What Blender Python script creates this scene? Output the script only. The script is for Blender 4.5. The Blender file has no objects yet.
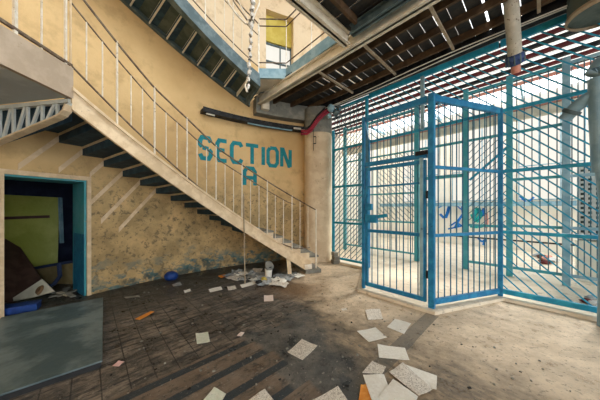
import bpy, bmesh, math, random
from mathutils import Vector, Matrix
R = random.Random(7)
rad = math.radians
sc = bpy.context.scene
COL = sc.collection

# ------------------------------------------------------------------ geometry of the place
CX, CY, RW = 2.15, 0.33, 7.12          # centre and radius of the round wall
CA, SA = 0.728, 0.6856                 # the fence frame: n = (CA, SA) across, u = (-SA, CA) along
def P(r, th, z=0.0):                   # th in degrees, 0 = +Y, positive to the left
    t = rad(th)
    return Vector((CX - r*math.sin(t), CY + r*math.cos(t), z))
def F(d, s, z=0.0):                    # point in the fence frame
    return Vector((d*CA - s*SA, d*SA + s*CA, z))
def at(x, y, Y):
    return Vector(((x-300)/225*Y, Y, 1.6-(y-208)/225*Y))
def fl(x, y, z=0.0):
    Y = (1.6-z)*225/(y-208)
    return Vector(((x-300)/225*Y, Y, z))
def th_at(x, r):                       # wall angle met by a sight line of image column x
    a = (x-300)/225
    A = a*a+1; b = CX*a+CY; c = CX*CX+CY*CY-r*r
    t = (b+math.sqrt(b*b-A*c))/A
    return math.degrees(math.atan2(CX-a*t, t-CY))
def lerp(tab, x):
    if x <= tab[0][0]: a, b = tab[0], tab[1]
    elif x >= tab[-1][0]: a, b = tab[-2], tab[-1]
    else:
        for a, b in zip(tab, tab[1:]):
            if a[0] <= x <= b[0]: break
    return a[1] + (b[1]-a[1])*(x-a[0])/(b[0]-a[0])

# ------------------------------------------------------------------ materials
class NT:
    def __init__(s, name):
        s.m = bpy.data.materials.new(name); s.m.use_nodes = True
        s.t = s.m.node_tree; s.n = s.t.nodes; s.l = s.t.links
        s.b = s.n['Principled BSDF']
        s.tc = s.n.new('ShaderNodeTexCoord').outputs['Object']
    def put(s, sock, v):
        if isinstance(v, bpy.types.NodeSocket): s.l.new(v, sock)
        else:
            if isinstance(v, tuple) and len(v) == 3 and sock.type == 'RGBA': v = (*v, 1)
            sock.default_value = v
    def mapping(s, v, rot=(0,0,0), scale=(1,1,1)):
        n = s.n.new('ShaderNodeMapping'); s.l.new(v, n.inputs[0])
        n.inputs['Rotation'].default_value = rot; n.inputs['Scale'].default_value = scale
        return n.outputs[0]
    def noise(s, scale, v=None, detail=6, rough=0.6):
        n = s.n.new('ShaderNodeTexNoise'); s.l.new(v or s.tc, n.inputs['Vector'])
        n.inputs['Scale'].default_value = scale; n.inputs['Detail'].default_value = detail
        n.inputs['Roughness'].default_value = rough
        return n.outputs[0]
    def ramp(s, f, a, b):
        n = s.n.new('ShaderNodeMapRange'); s.put(n.inputs[0], f)
        n.inputs[1].default_value = a; n.inputs[2].default_value = b
        return n.outputs[0]
    def math(s, op, a, b=0.0, c=None):
        n = s.n.new('ShaderNodeMath'); n.operation = op
        s.put(n.inputs[0], a); s.put(n.inputs[1], b)
        if c is not None: s.put(n.inputs[2], c)
        return n.outputs[0]
    def mix(s, f, a, b):
        n = s.n.new('ShaderNodeMix'); n.data_type = 'RGBA'
        s.put(n.inputs[0], f); s.put(n.inputs[6], a); s.put(n.inputs[7], b)
        return n.outputs[2]
    def sep(s, v):
        n = s.n.new('ShaderNodeSeparateXYZ'); s.l.new(v, n.inputs[0]); return n.outputs
    def done(s, col, rough=0.8, bump=None, bs=0.3, metal=0.0, spec=0.3):
        s.put(s.b.inputs['Base Color'], col); s.put(s.b.inputs['Roughness'], rough)
        s.b.inputs['Metallic'].default_value = metal
        s.b.inputs['Specular IOR Level'].default_value = spec
        if bump is not None:
            n = s.n.new('ShaderNodeBump'); n.inputs['Strength'].default_value = bs
            n.inputs['Distance'].default_value = 0.02
            s.l.new(bump, n.inputs['Height']); s.l.new(n.outputs[0], s.b.inputs['Normal'])
        return s.m
def worn(name, a, b, c=None, scale=6, amt=(0.45, 0.6), chip=(0.66, 0.7), rough=0.7, metal=0.0, bs=0.25):
    m = NT(name)
    n1 = m.noise(scale)
    col = m.mix(m.ramp(n1, *amt), a, b)
    if c is not None:
        n2 = m.noise(scale*2.7, detail=8, rough=0.7)
        col = m.mix(m.ramp(n2, *chip), col, c)
    return m.done(col, rough, m.noise(scale*6), bs, metal)

M = {}
M['blue']   = worn('blue_gate_paint', (.014,.17,.37), (.026,.25,.47), (.010,.06,.12), 7, chip=(.63,.69), rough=.45)
M['blued']  = worn('darkened_blue_bar_paint', (.015,.10,.19), (.02,.16,.26), (.01,.03,.05), 9, rough=.5)
M['teal']   = worn('teal_fence_paint', (.014,.26,.44), (.030,.36,.54), (.02,.10,.15), 6, chip=(.66,.72), rough=.45)
M['teal2']  = worn('faded_teal_paint', (.06,.34,.40), (.10,.36,.44), (.22,.33,.36), 5, chip=(.6,.72), rough=.5)
M['greyblue'] = worn('grey_blue_paint', (.19,.34,.43), (.30,.46,.54), (.08,.13,.16), 4, rough=.5)
M['bar']    = worn('dull_bar_paint', (.035,.10,.14), (.06,.17,.22), (.02,.035,.045), 6, rough=.5)
M['cream']  = worn('cream_steel_paint', (.70,.54,.35), (.82,.66,.46), (.22,.15,.09), 7, chip=(.66,.70))
M['white']  = worn('white_rail_paint', (.74,.66,.54), (.84,.79,.70), (.14,.10,.07), 11, chip=(.62,.66), rough=.5)
M['rail']   = worn('brown_rail_steel', (.12,.08,.055), (.22,.17,.12), (.5,.45,.36), 9, chip=(.66,.7), rough=.5)
M['tread']  = worn('blue_black_tread_steel', (.018,.050,.085), (.035,.085,.13), (.07,.10,.11), 5)
M['slate']  = worn('slate_steel', (.07,.11,.125), (.13,.18,.195), (.03,.04,.045), 6, rough=.5)
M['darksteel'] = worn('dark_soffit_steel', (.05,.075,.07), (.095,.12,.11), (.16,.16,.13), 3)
M['soffit'] = worn('grey_landing_soffit', (.48,.52,.55), (.62,.66,.68), (.12,.14,.15), 2)
M['truss']  = worn('pale_truss_paint', (.62,.67,.66), (.72,.76,.74), (.2,.22,.22), 7)
M['plank']  = worn('dark_plank', (.022,.024,.026), (.045,.042,.038), (.075,.06,.045), 4)
M['joist']  = worn('brown_joist_timber', (.075,.043,.022), (.13,.077,.04), (.04,.028,.018), 5)
M['beam']   = worn('pale_steel_beam', (.66,.60,.49), (.80,.74,.62), (.24,.20,.15), 4, rough=.6)
M['conc']   = worn('pale_concrete', (.68,.53,.36), (.78,.64,.46), (.40,.28,.17), 3, chip=(.60,.72))
M['fascia'] = worn('fascia_plaster', (.46,.37,.28), (.56,.46,.36), (.34,.25,.17), 3, chip=(.62,.72))
M['concgrey'] = worn('grey_concrete', (.20,.20,.18), (.30,.29,.25), (.09,.09,.08), 4, chip=(.6,.7))
M['black']  = worn('black_plastic', (.012,.013,.016), (.03,.032,.036), (.09,.08,.07), 9)
M['tube']   = worn('white_tube', (.75,.74,.68), (.8,.8,.76), None, 5, rough=.3)
M['red']    = worn('crimson_conduit', (.25,.012,.03), (.35,.02,.05), (.1,.02,.03), 9, rough=.5)
M['redbeam']= worn('dark_red_purlin', (.10,.014,.016), (.16,.022,.025), (.06,.02,.02), 6)
M['pink']   = worn('salmon_paint', (.62,.26,.20), (.7,.36,.28), (.6,.5,.42), 4)
M['pipe']   = worn('peeling_cream_pipe', (.44,.42,.36), (.55,.52,.45), (.10,.06,.04), 8, chip=(.6,.63))
M['bluepipe'] = worn('pale_blue_pipe', (.22,.36,.46), (.30,.45,.54), (.5,.5,.45), 4, rough=.4)
M['joint']  = worn('blue_valve', (.03,.06,.17), (.06,.10,.26), (.3,.3,.3), 22)
M['copper'] = worn('tan_cable', (.33,.26,.18), (.42,.35,.26), None, 8)
M['letter'] = worn('teal_letter_paint', (.010,.21,.26), (.018,.26,.31), (.05,.24,.25), 9, chip=(.64,.7))
M['paper']  = worn('written_paper', (.84,.82,.76), (.90,.89,.84), (.50,.49,.46), 30, chip=(.60,.68), rough=.9)
M['paper2'] = worn('print_paper', (.70,.66,.60), (.84,.80,.73), (.26,.22,.18), 36, chip=(.53,.60), rough=.9)
M['paperg'] = worn('green_grey_paper', (.72,.78,.68), (.80,.84,.75), (.40,.42,.37), 25, chip=(.6,.68), rough=.9)
M['trash']  = worn('grey_crumpled_paper', (.30,.33,.35), (.45,.48,.50), (.12,.12,.12), 12, rough=.8)
M['orange'] = worn('orange_card', (.72,.27,.045), (.78,.34,.07), (.25,.09,.03), 20, chip=(.66,.7))
M['pinkp']  = worn('pink_card', (.74,.48,.47), (.80,.58,.56), (.5,.2,.2), 40)
M['palep']  = worn('pale_pink_card', (.80,.68,.63), (.84,.74,.70), None, 20)
M['slab']   = worn('grey_blue_door_leaf', (.08,.12,.135), (.17,.225,.24), (.04,.055,.06), 2.2, chip=(.62,.75), rough=.42)
M['slabe']  = worn('dark_leaf_edge', (.02,.022,.025), (.035,.036,.04), None, 3)
M['olive']  = worn('olive_door_panel', (.33,.36,.06), (.42,.44,.09), (.22,.22,.05), 2.2, rough=.35)
M['navy']   = worn('navy_room_paint', (.018,.028,.07), (.03,.045,.10), None, 3)
M['brownp'] = worn('brown_board', (.07,.035,.025), (.10,.055,.04), (.12,.14,.10), 4, chip=(.66,.72))
M['dado']   = worn('brown_dado', (.24,.18,.08), (.30,.23,.11), (.12,.09,.05), 4)
M['creamb'] = worn('cream_board', (.55,.50,.38), (.63,.58,.46), (.3,.25,.18), 5)
M['bluetub']= worn('blue_plastic', (.012,.045,.22), (.02,.07,.30), (.05,.09,.2), 8, rough=.45)
M['liningb']= worn('blue_lining_paint', (.012,.13,.27), (.02,.19,.34), (.25,.25,.2), 9, chip=(.64,.68), rough=.5)
M['frayed']= worn('frayed_white', (.62,.58,.52), (.86,.83,.78), (.22,.19,.17), 26, chip=(.56,.62), rough=.9)
M['brick']  = worn('white_block', (.62,.62,.60), (.70,.70,.68), (.4,.4,.4), 8)
M['wallup'] = worn('pale_panel_wall', (.66,.50,.31), (.72,.56,.36), (.6,.44,.26), 1.6, chip=(.6,.8))
M['farwall']= worn('far_room_wall', (.84,.80,.70), (.88,.85,.77), (.62,.68,.68), .9, chip=(.58,.72))
M['yellow'] = worn('yellow_reveal', (.55,.42,.08), (.62,.50,.12), (.4,.3,.06), 4)
M['graf']   = worn('blue_spray', (.012,.14,.50), (.02,.22,.62), None, 6)
M['grafg']  = worn('green_spray', (.01,.33,.33), (.02,.42,.40), None, 6)
M['skin']   = worn('rust_stain', (.18,.10,.045), (.24,.14,.07), None, 6)

def emis(name, col, st):
    m = bpy.data.materials.new(name); m.use_nodes = True
    b = m.node_tree.nodes['Principled BSDF']
    b.inputs['Base Color'].default_value = (*col, 1)
    b.inputs['Emission Color'].default_value = (*col, 1); b.inputs['Emission Strength'].default_value = st
    return m
M['glow'] = emis('daylit_window_glass', (.98,.94,.83), .56)
M['glow'].node_tree.nodes['Principled BSDF'].inputs['Base Color'].default_value = (.1,.1,.1,1)
M['sky']  = emis('daylit_skylight_glass', (1.0,.95,.86), 4.5)
M['skystrip'] = emis('daylit_roof_strip', (.95,.95,.92), .55)

# ochre plaster of the round wall
def wall_mat():
    m = NT('ochre_wall_plaster')
    z = m.sep(m.tc)[2]
    big = m.noise(.55, detail=5); mid = m.noise(2.6, detail=8, rough=.65); fine = m.noise(11, detail=8, rough=.7)
    col = m.mix(m.ramp(big, .38, .62), (.60,.40,.185), (.72,.51,.255))
    zu = m.math('ADD', z, m.math('MULTIPLY', m.math('SUBTRACT', m.noise(1.3), .5), .25))
    col = m.mix(m.ramp(zu, 5.75, 5.85), col, m.mix(m.ramp(big, .38, .62), (.76,.60,.40), (.82,.67,.47)))
    col = m.mix(m.math('MULTIPLY', m.ramp(mid, .52, .66), .5), col, (.43,.28,.13))
    # darker, mottled tone on the lower part, with a ragged upper limit
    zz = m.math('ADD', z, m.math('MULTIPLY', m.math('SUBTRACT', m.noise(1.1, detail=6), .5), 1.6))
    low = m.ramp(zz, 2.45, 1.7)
    mottle = m.math('MULTIPLY', low, m.ramp(mid, .34, .58))
    col = m.mix(m.math('MULTIPLY', mottle, .58), col, (.27,.205,.10))
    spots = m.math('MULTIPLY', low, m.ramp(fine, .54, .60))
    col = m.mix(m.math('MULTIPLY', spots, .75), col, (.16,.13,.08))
    # peeled patches showing older blue-green paint near the foot
    zp = m.math('ADD', z, m.math('MULTIPLY', m.math('SUBTRACT', m.noise(1.7, detail=3), .5), 1.5))
    peelz = m.ramp(zp, .60, .20)
    st = m.mapping(m.tc, scale=(1,1,1.7))
    peel = m.math('MULTIPLY', m.ramp(m.noise(3.4, st, 9, .72), .50, .535), peelz)
    col = m.mix(peel, col, m.mix(m.ramp(fine, .45, .6), (.09,.17,.17), (.22,.25,.22)))
    edge = m.math('MULTIPLY', m.ramp(zp, .22, .0), m.ramp(m.noise(6, detail=8), .42, .55))
    col = m.mix(m.math('MULTIPLY', edge, .85), col, (.04,.075,.08))
    flecks = m.math('MULTIPLY', m.ramp(m.noise(20, detail=6), .64, .67), .7)
    col = m.mix(m.math('MULTIPLY', flecks, low), col, (.07,.06,.045))
    bump = m.math('ADD', m.math('MULTIPLY', peel, -.6), fine)
    return m.done(col, .82, bump, .35)
M['wall'] = wall_mat()

def floor_mat():
    m = NT('worn_tile_and_concrete_floor')
    v = m.mapping(m.tc, rot=(0,0,-math.atan2(SA, CA)))
    xyz = m.sep(v); p, s = xyz[0], xyz[1]
    X = m.sep(m.tc)[0]; Y = m.sep(m.tc)[1]
    big = m.noise(.7, detail=6); mid = m.noise(3.2, detail=9, rough=.7); fine = m.noise(18, detail=8, rough=.75)
    streak = m.noise(4, m.mapping(v, scale=(3.0, .8, 1)), 9, .75)
    streakp = m.noise(4, m.mapping(v, scale=(.6, 3.2, 1)), 8, .7)
    # brown tile strips with dark gaps
    cell = m.math('FRACT', m.math('DIVIDE', m.math('SUBTRACT', s, 2.05), .29))
    gap = m.math('MULTIPLY', m.math('LESS_THAN', cell, .30), m.math('LESS_THAN', s, 2.47))
    jp = m.math('FRACT', m.math('DIVIDE', m.math('SUBTRACT', p, .08), .195))
    joint = m.math('MULTIPLY', m.math('LESS_THAN', jp, .055), m.math('GREATER_THAN', s, 2.43))
    js = m.math('FRACT', m.math('DIVIDE', m.math('SUBTRACT', s, 2.43), .58))
    joint = m.math('MAXIMUM', joint, m.math('MULTIPLY', m.math('LESS_THAN', js, .02), m.math('GREATER_THAN', s, 2.40)))
    tile = m.mix(m.ramp(mid, .42, .58), (.10,.092,.085), (.28,.24,.20))
    tile = m.mix(m.ramp(streakp, .48, .60), tile, (.050,.052,.055))
    tile = m.mix(m.math('MULTIPLY', m.ramp(m.noise(13, m.mapping(v, scale=(.5,2.2,1)), 8, .75), .50, .58), .6), tile, (.035,.036,.038))
    tile = m.mix(m.math('MULTIPLY', joint, .75), tile, (.028,.028,.03))
    strips = m.math('MULTIPLY', m.math('LESS_THAN', s, 2.47), m.ramp(m.noise(9, detail=8, rough=.7), .66, .44))
    tile = m.mix(m.math('MULTIPLY', strips, .7), tile, (.22,.165,.125))
    tile = m.mix(m.math('MULTIPLY', gap, .96), tile, (.040,.055,.068))
    # dark bluish rubber-like old covering between the tiles and the concrete
    cover = m.mix(m.ramp(mid, .40, .60), (.055,.062,.068), (.18,.175,.165))
    conc = m.mix(m.ramp(mid, .40, .60), (.17,.13,.09), (.46,.355,.24))
    conc = m.mix(m.math('MULTIPLY', m.ramp(streak, .50, .60), .7), conc, (.11,.09,.065))
    pale = m.mix(m.ramp(mid, .40, .60), (.45,.35,.24), (.66,.54,.40))
    # where each lies
    wob = m.math('MULTIPLY', m.math('SUBTRACT', m.noise(1.6, detail=7), .5), 1.1)
    e1 = m.math('ADD', p, m.math('MULTIPLY', m.math('SUBTRACT', big, .5), .5))
    stepn = m.math('MULTIPLY', m.math('SINE', m.math('MULTIPLY', m.math('FLOOR', m.math('DIVIDE', m.math('SUBTRACT', s, 2.05), .29)), 2.3)), .12)
    tmask = m.math('MULTIPLY', m.ramp(m.math('ADD', e1, stepn), 1.48, 1.42), m.ramp(s, 1.0, 1.1))
    tmask2 = m.math('MULTIPLY', m.ramp(m.math('ADD', s, wob), 2.40, 2.5), .75)
    tmask = m.math('MAXIMUM', tmask, tmask2)
    col = m.mix(tmask, cover, tile)
    # concrete to the right, ragged edge;  line from (-.2,4.4) to (.7,1.6)
    q = m.math('ADD', X, m.math('MULTIPLY', Y, .28))
    q = m.math('ADD', q, wob)
    cm = m.ramp(q, .95, 1.45)
    col = m.mix(cm, col, conc)
    # pale concrete near the fence and stair foot, with daylight painted into its tone
    pp = m.math('ADD', p, m.math('MULTIPLY', wob, .8))
    pm = m.math('MULTIPLY', m.ramp(pp, 2.2, 3.2), m.ramp(q, 1.1, 1.6))
    col = m.mix(pm, col, pale)
    gm_ = m.math('MULTIPLY', m.ramp(m.math('ADD', p, m.math('MULTIPLY', wob, 1.4)), 3.0, 1.6), m.ramp(streak, .42, .56))
    col = m.mix(m.math('MULTIPLY', m.math('MULTIPLY', gm_, cm), .75), col, (.12,.10,.08))
    # darker worn strip running out from the cage corner
    strip = m.math('MULTIPLY', m.math('LESS_THAN', m.math('ABSOLUTE', m.math('SUBTRACT', s, m.math('ADD', 1.10, m.math('MULTIPLY', wob, .03)))), .085), m.ramp(p, 3.80, 3.75))
    col = m.mix(m.math('MULTIPLY', strip, .62), col, (.085,.085,.08))
    # rust brown stain in front of the stair foot
    n = m.n.new('ShaderNodeVectorMath'); n.operation = 'DISTANCE'
    m.l.new(m.mapping(m.tc, scale=(1,1.1,1)), n.inputs[0]); n.inputs[1].default_value = (-.12, 4.45*1.1, 0)
    stn = m.ramp(m.math('ADD', n.outputs['Value'], m.math('MULTIPLY', wob, .8)), .75, .30)
    col = m.mix(m.math('MULTIPLY', stn, .75), col, (.17,.095,.045))
    # darker floor under the stairs along the wall
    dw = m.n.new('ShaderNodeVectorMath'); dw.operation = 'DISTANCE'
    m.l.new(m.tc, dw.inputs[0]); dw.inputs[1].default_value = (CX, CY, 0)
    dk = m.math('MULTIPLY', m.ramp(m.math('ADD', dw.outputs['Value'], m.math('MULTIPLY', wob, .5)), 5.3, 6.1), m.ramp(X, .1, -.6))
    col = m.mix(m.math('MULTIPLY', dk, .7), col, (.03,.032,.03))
    # crumbs, flecks and pale dust
    col = m.mix(m.math('MULTIPLY', m.ramp(fine, .56, .61), .6), col, (.05,.045,.04))
    col = m.mix(m.math('MULTIPLY', m.ramp(m.noise(30, detail=6), .62, .66), .6), col, (.36,.33,.29))
    bump = m.math('SUBTRACT', fine, m.math('MULTIPLY', m.math('MAXIMUM', gap, joint), tmask))
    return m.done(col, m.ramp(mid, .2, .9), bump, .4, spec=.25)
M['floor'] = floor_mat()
def far_mat():
    m = NT('pale_dusty_concrete')
    mid = m.noise(2.2, detail=9, rough=.7)
    col = m.mix(m.ramp(mid, .36, .6), (.70,.61,.48), (.80,.71,.58))
    col = m.mix(m.math('MULTIPLY', m.ramp(m.noise(9, detail=8), .58, .66), .5), col, (.28,.22,.16))
    return m.done(col, .9, mid, .2)
M['far'] = far_mat()

# ------------------------------------------------------------------ mesh helpers
def link(name, bm, mat, parent=None, smooth=None, bevel=0):
    me = bpy.data.meshes.new(name)
    bmesh.ops.recalc_face_normals(bm, faces=bm.faces)
    if smooth is not None:
        for f in bm.faces: f.smooth = True
    bm.to_mesh(me); bm.free()
    if smooth is not None: me.set_sharp_from_angle(angle=rad(smooth))
    for k in (mat if isinstance(mat, (list, tuple)) else [mat]):
        me.materials.append(M[k])
    o = bpy.data.objects.new(name, me); COL.objects.link(o)
    if parent: o.parent = parent
    if bevel:
        b = o.modifiers.new('bevel', 'BEVEL'); b.width = bevel; b.segments = 2
    return o
def thing(name, label, cat, group=None):
    o = bpy.data.objects.new(name, None); COL.objects.link(o)
    o['label'] = label; o['category'] = cat
    if group: o['group'] = group
    return o
def rebase(root, loc):                 # put the Empty at the base of its thing, parts stay where they are
    loc = Vector(loc); root.location = loc
    for c in root.children: c.location = c.location - loc
def tag(o, label, cat, group=None):
    o['label'] = label; o['category'] = cat
    if group: o['group'] = group
    return o
def struct(o): o['kind'] = 'structure'; return o
def NB(): return bmesh.new()
def hexa(bm, a):                       # 8 corners: bottom loop 0-3, top loop 4-7
    v = [bm.verts.new(p) for p in a]
    for f in ((3,2,1,0),(4,5,6,7),(0,1,5,4),(1,2,6,5),(2,3,7,6),(3,0,4,7)):
        bm.faces.new([v[i] for i in f])
def bar(bm, p, q, w, h=None, up=(0,0,1)):   # box section from p to q, w across, h along 'up'
    p, q = Vector(p), Vector(q); h = h or w
    d = (q-p).normalized(); up = Vector(up)
    if abs(d.dot(up)) > .98: up = Vector((CA, SA, 0))
    sx = d.cross(up).normalized()*w/2; sy = sx.cross(d).normalized()*h/2
    hexa(bm, [p-sx-sy, p+sx-sy, p+sx+sy, p-sx+sy, q-sx-sy, q+sx-sy, q+sx+sy, q-sx+sy])
def tube(bm, pts, r, n=8, rs=None, caps=True):
    pts = [Vector(p) for p in pts]; rings = []
    for i, p in enumerate(pts):
        d = (pts[min(i+1, len(pts)-1)]-pts[max(i-1, 0)]).normalized()
        a = d.cross(Vector((0,0,1)))
        if a.length < .05: a = d.cross(Vector((1,0,0)))
        a.normalize(); b = a.cross(d); rr = rs[i] if rs else r
        rings.append([bm.verts.new(p+(a*math.cos(t)+b*math.sin(t))*rr) for t in [2*math.pi*k/n for k in range(n)]])
    for A, B in zip(rings, rings[1:]):
        for k in range(n): bm.faces.new([A[k], A[(k+1)%n], B[(k+1)%n], B[k]])
    if caps: bm.faces.new(rings[0]); bm.faces.new(rings[-1][::-1])
def box(bm, c, sx, sy, sz, rz=0):
    c = Vector(c); m = Matrix.Rotation(rz, 3, 'Z')
    o = [(-1,-1),(1,-1),(1,1),(-1,1)]
    hexa(bm, [c+m@Vector((a*sx/2, b*sy/2, z*sz/2)) for z in (-1,1) for a, b in o])
def slab(bm, pts, thick):              # flat polygon given by points, extruded by the vector thick
    t = Vector(thick); lo = [bm.verts.new(Vector(p)) for p in pts]; hi = [bm.verts.new(Vector(p)+t) for p in pts]
    bm.faces.new(lo[::-1]); bm.faces.new(hi); n = len(pts)
    for i in range(n): bm.faces.new([lo[i], lo[(i+1)%n], hi[(i+1)%n], hi[i]])
def arcwall(bm, r0, r1, ths, zlo, zhi):   # curved solid; zlo, zhi callables or numbers
    f = lambda z, t: z(t) if callable(z) else z
    rows = [[bm.verts.new(P(r, t, f(z, t))) for r, z in ((r0,zlo),(r1,zlo),(r1,zhi),(r0,zhi))] for t in ths]
    for A, B in zip(rows, rows[1:]):
        for k in range(4): bm.faces.new([A[k], A[(k+1)%4], B[(k+1)%4], B[k]])
    bm.faces.new(rows[0]); bm.faces.new(rows[-1][::-1])
def frange(a, b, n): return [a+(b-a)*i/n for i in range(n+1)]

# ------------------------------------------------------------------ camera, world, lights
cam = bpy.data.objects.new('camera', bpy.data.cameras.new('camera')); COL.objects.link(cam)
cam.location = (0,0,1.6); cam.rotation_euler = (rad(90),0,0)
cam.data.sensor_width = 36; cam.data.lens = 13.5; cam.data.shift_y = 8/600; cam.data.clip_start = .05
sc.camera = cam
w = bpy.data.worlds.new('overcast_sky'); sc.world = w; w.use_nodes = True
bg = w.node_tree.nodes['Background']; bg.inputs[0].default_value = (.93,.98,1,1); bg.inputs[1].default_value = 2.3
sc.view_settings.view_transform = 'Standard'; sc.view_settings.look = 'None'
sc.view_settings.exposure = 0.6; sc.view_settings.gamma = 1; sc.view_settings.use_curve_mapping = False
sun = bpy.data.lights.new('hazy_sun', 'SUN'); sun.energy = 5.0; sun.angle = rad(14); sun.color = (1,.93,.82)
so = bpy.data.objects.new('hazy_sun', sun); COL.objects.link(so)
so.rotation_euler = Vector((-.62,-.37,-.69)).to_track_quat('-Z','Y').to_euler()

# ------------------------------------------------------------------ the setting
bm = NB(); box(bm, (0,3,-.1), 22, 22, .2)
struct(link('floor', bm, 'floor'))

# round wall with the store door below and the glazed door on the gallery
TD0, TD1 = 58.0, 65.6
GD0, GD1 = th_at(293.5, RW), th_at(266, RW)
bm = NB()
def seg(a, b, z0, z1):
    n = max(1, int(abs(b-a)/1.2)); arcwall(bm, RW, RW+.65, frange(a, b, n), z0, z1)
seg(12.0, GD0, 0, 9.2); seg(GD1, TD0, 0, 9.2)
seg(GD0, GD1, 0, 4.84); seg(GD0, GD1, 7.55, 9.2)
seg(TD0, TD1, 2.12, 9.2); seg(TD1, 165, 0, 9.2)
bmesh.ops.remove_doubles(bm, verts=bm.verts, dist=1e-4)
struct(link('wall_left', bm, 'wall', smooth=25))
bm = NB()
arcwall(bm, RW, RW+.4, frange(-12, 11.98, 20), 4.84, 9.2)
for t in frange(-11, 11, 9): arcwall(bm, RW-.025, RW+.01, [t, t+.35], 4.86, 9.15)
struct(link('wall_upper', bm, 'wallup', smooth=25))

# unseen roof ring added to cut sky light on the upper walls, middle open
bm = NB(); arcwall(bm, 3.4, RW+.65, frange(-14, 165, 90), 9.2, 9.35)
struct(link('ceiling_shade_ring', bm, 'wallup', smooth=30))

# storeroom behind the wall
bm = NB()
a, b = TD0-3, TD1+9
arcwall(bm, RW+2.8, RW+2.95, frange(a, b, 10), 0, 2.7)
for t in (a, b): arcwall(bm, RW+.66, RW+2.8, [t-.5, t+.5], 0, 2.7)
arcwall(bm, RW+.66, RW+2.95, frange(a-1, b+1, 10), 2.7, 2.85)
struct(link('wall_storeroom', bm, 'navy'))
# painted door lining (structure) and cream casing
bm = NB()
arcwall(bm, RW+.02, RW+.66, [TD0-.02, TD0+.25], 0, 2.12); arcwall(bm, RW+.02, RW+.66, [TD1-.03, TD1+.02], 0, 2.12)
arcwall(bm, RW+.02, RW+.66, frange(TD0, TD1, 6), 2.07, 2.13)
fr = struct(link('door_1', bm, 'teal2'))
bm = NB(); arcwall(bm, RW+.015, RW+.60, [TD0+.25, TD0+.28], 0, 1.12)
link('lower_lining', bm, 'liningb', fr)['label'] = 'brighter blue lower band of the lining'
bm = NB()
arcwall(bm, RW-.03, RW+.05, [TD0-.45, TD0], 0, 2.17); arcwall(bm, RW-.03, RW+.05, [TD1-.12, TD1+.6], 0, 2.17)
arcwall(bm, RW-.03, RW+.05, frange(TD0, TD1, 6), 2.10, 2.17)
link('casing', bm, 'cream', fr)

# glazed gallery door: daylight comes through it
w1 = bpy.data.objects.new('window_1', None); COL.objects.link(w1); struct(w1)
bm = NB(); arcwall(bm, RW+.30, RW+.32, frange(GD0, GD1, 3), 4.86, 6.72); link('pane', bm, 'glow', w1)
bm = NB()
gm = (GD0*.6+GD1*.4)
for t in (GD0+.12, gm, GD1-.12): arcwall(bm, RW+.24, RW+.30, [t-.11, t+.11], 4.86, 6.75)
for z in (4.90, 6.18, 6.72): arcwall(bm, RW+.24, RW+.30, frange(GD0, GD1, 3), z-.016, z+.016)
link('window_frame', bm, 'slate', w1)
bm = NB(); arcwall(bm, RW+.20, RW+.34, frange(GD0, GD1, 3), 6.75, 7.56); link('lintel_panel', bm, 'yellow', w1)

# raised pale floor beyond the fence and inside the cage
G0 = Vector((1.235,4.365,0)); G1 = Vector((2.05,3.50,0)); H1 = Vector((3.545,3.98,0)); H0 = Vector((1.78,5.86,0))
DF = 5.31; DG = 7.0
def sf(x): return -SA*x[0]+CA*x[1]
sH1, sH0 = sf(H1), sf(H0)
n = Vector((CA,SA,0)); u = Vector((-SA,CA,0))
bm = NB()
slab(bm, [F(DF-.10, -6), F(DF-.10, sH1-.05), G1-n*.13-u*.08, G0-n*.13+u*.06, F(DF-.10, sH0+.1), F(DF-.10, 6.1), F(22, 8), F(22,-9)], (0,0,.05))
struct(link('floor_beyond', bm, 'far'))
bm = NB()
slab(bm, [F(11.5,-9,.05), F(11.5,9,.05), F(11.7,9,.05), F(11.7,-9,.05)], (0,0,5.6))
struct(link('wall_back', bm, 'farwall'))
bm = NB()
slab(bm, [F(5.5,5.9,.0), F(11.5,5.9,.0), F(11.5,6.1,.0), F(5.5,6.1,.0)], (0,0,5.6))
struct(link('wall_far_left', bm, 'farwall'))
bm = NB()
slab(bm, [F(5.5,-8.0,.0), F(11.5,-8.0,.0), F(11.5,-8.2,.0), F(5.5,-8.2,.0)], (0,0,5.6))
struct(link('wall_far_right', bm, 'farwall'))
for k in range(6):                      # tall far windows full of daylight
    s0 = 4.6-k*2.05
    r = bpy.data.objects.new('window_%d' % (k+2), None); COL.objects.link(r); struct(r)
    bm = NB(); slab(bm, [F(11.42,s0,1.9), F(11.42,s0-1.5,1.9), F(11.46,s0-1.5,1.9), F(11.46,s0,1.9)], (0,0,3.65)); link('pane', bm, 'glow', r)
    bm = NB()
    for q in (0,.5,1,1.5): bar(bm, F(11.40,s0-q,1.88), F(11.40,s0-q,5.3), .03)
    for z in (1.9,3.1,5.3): bar(bm, F(11.40,s0,z), F(11.40,s0-1.5,z), .03)
    link('window_frame', bm, 'greyblue', r)

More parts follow.
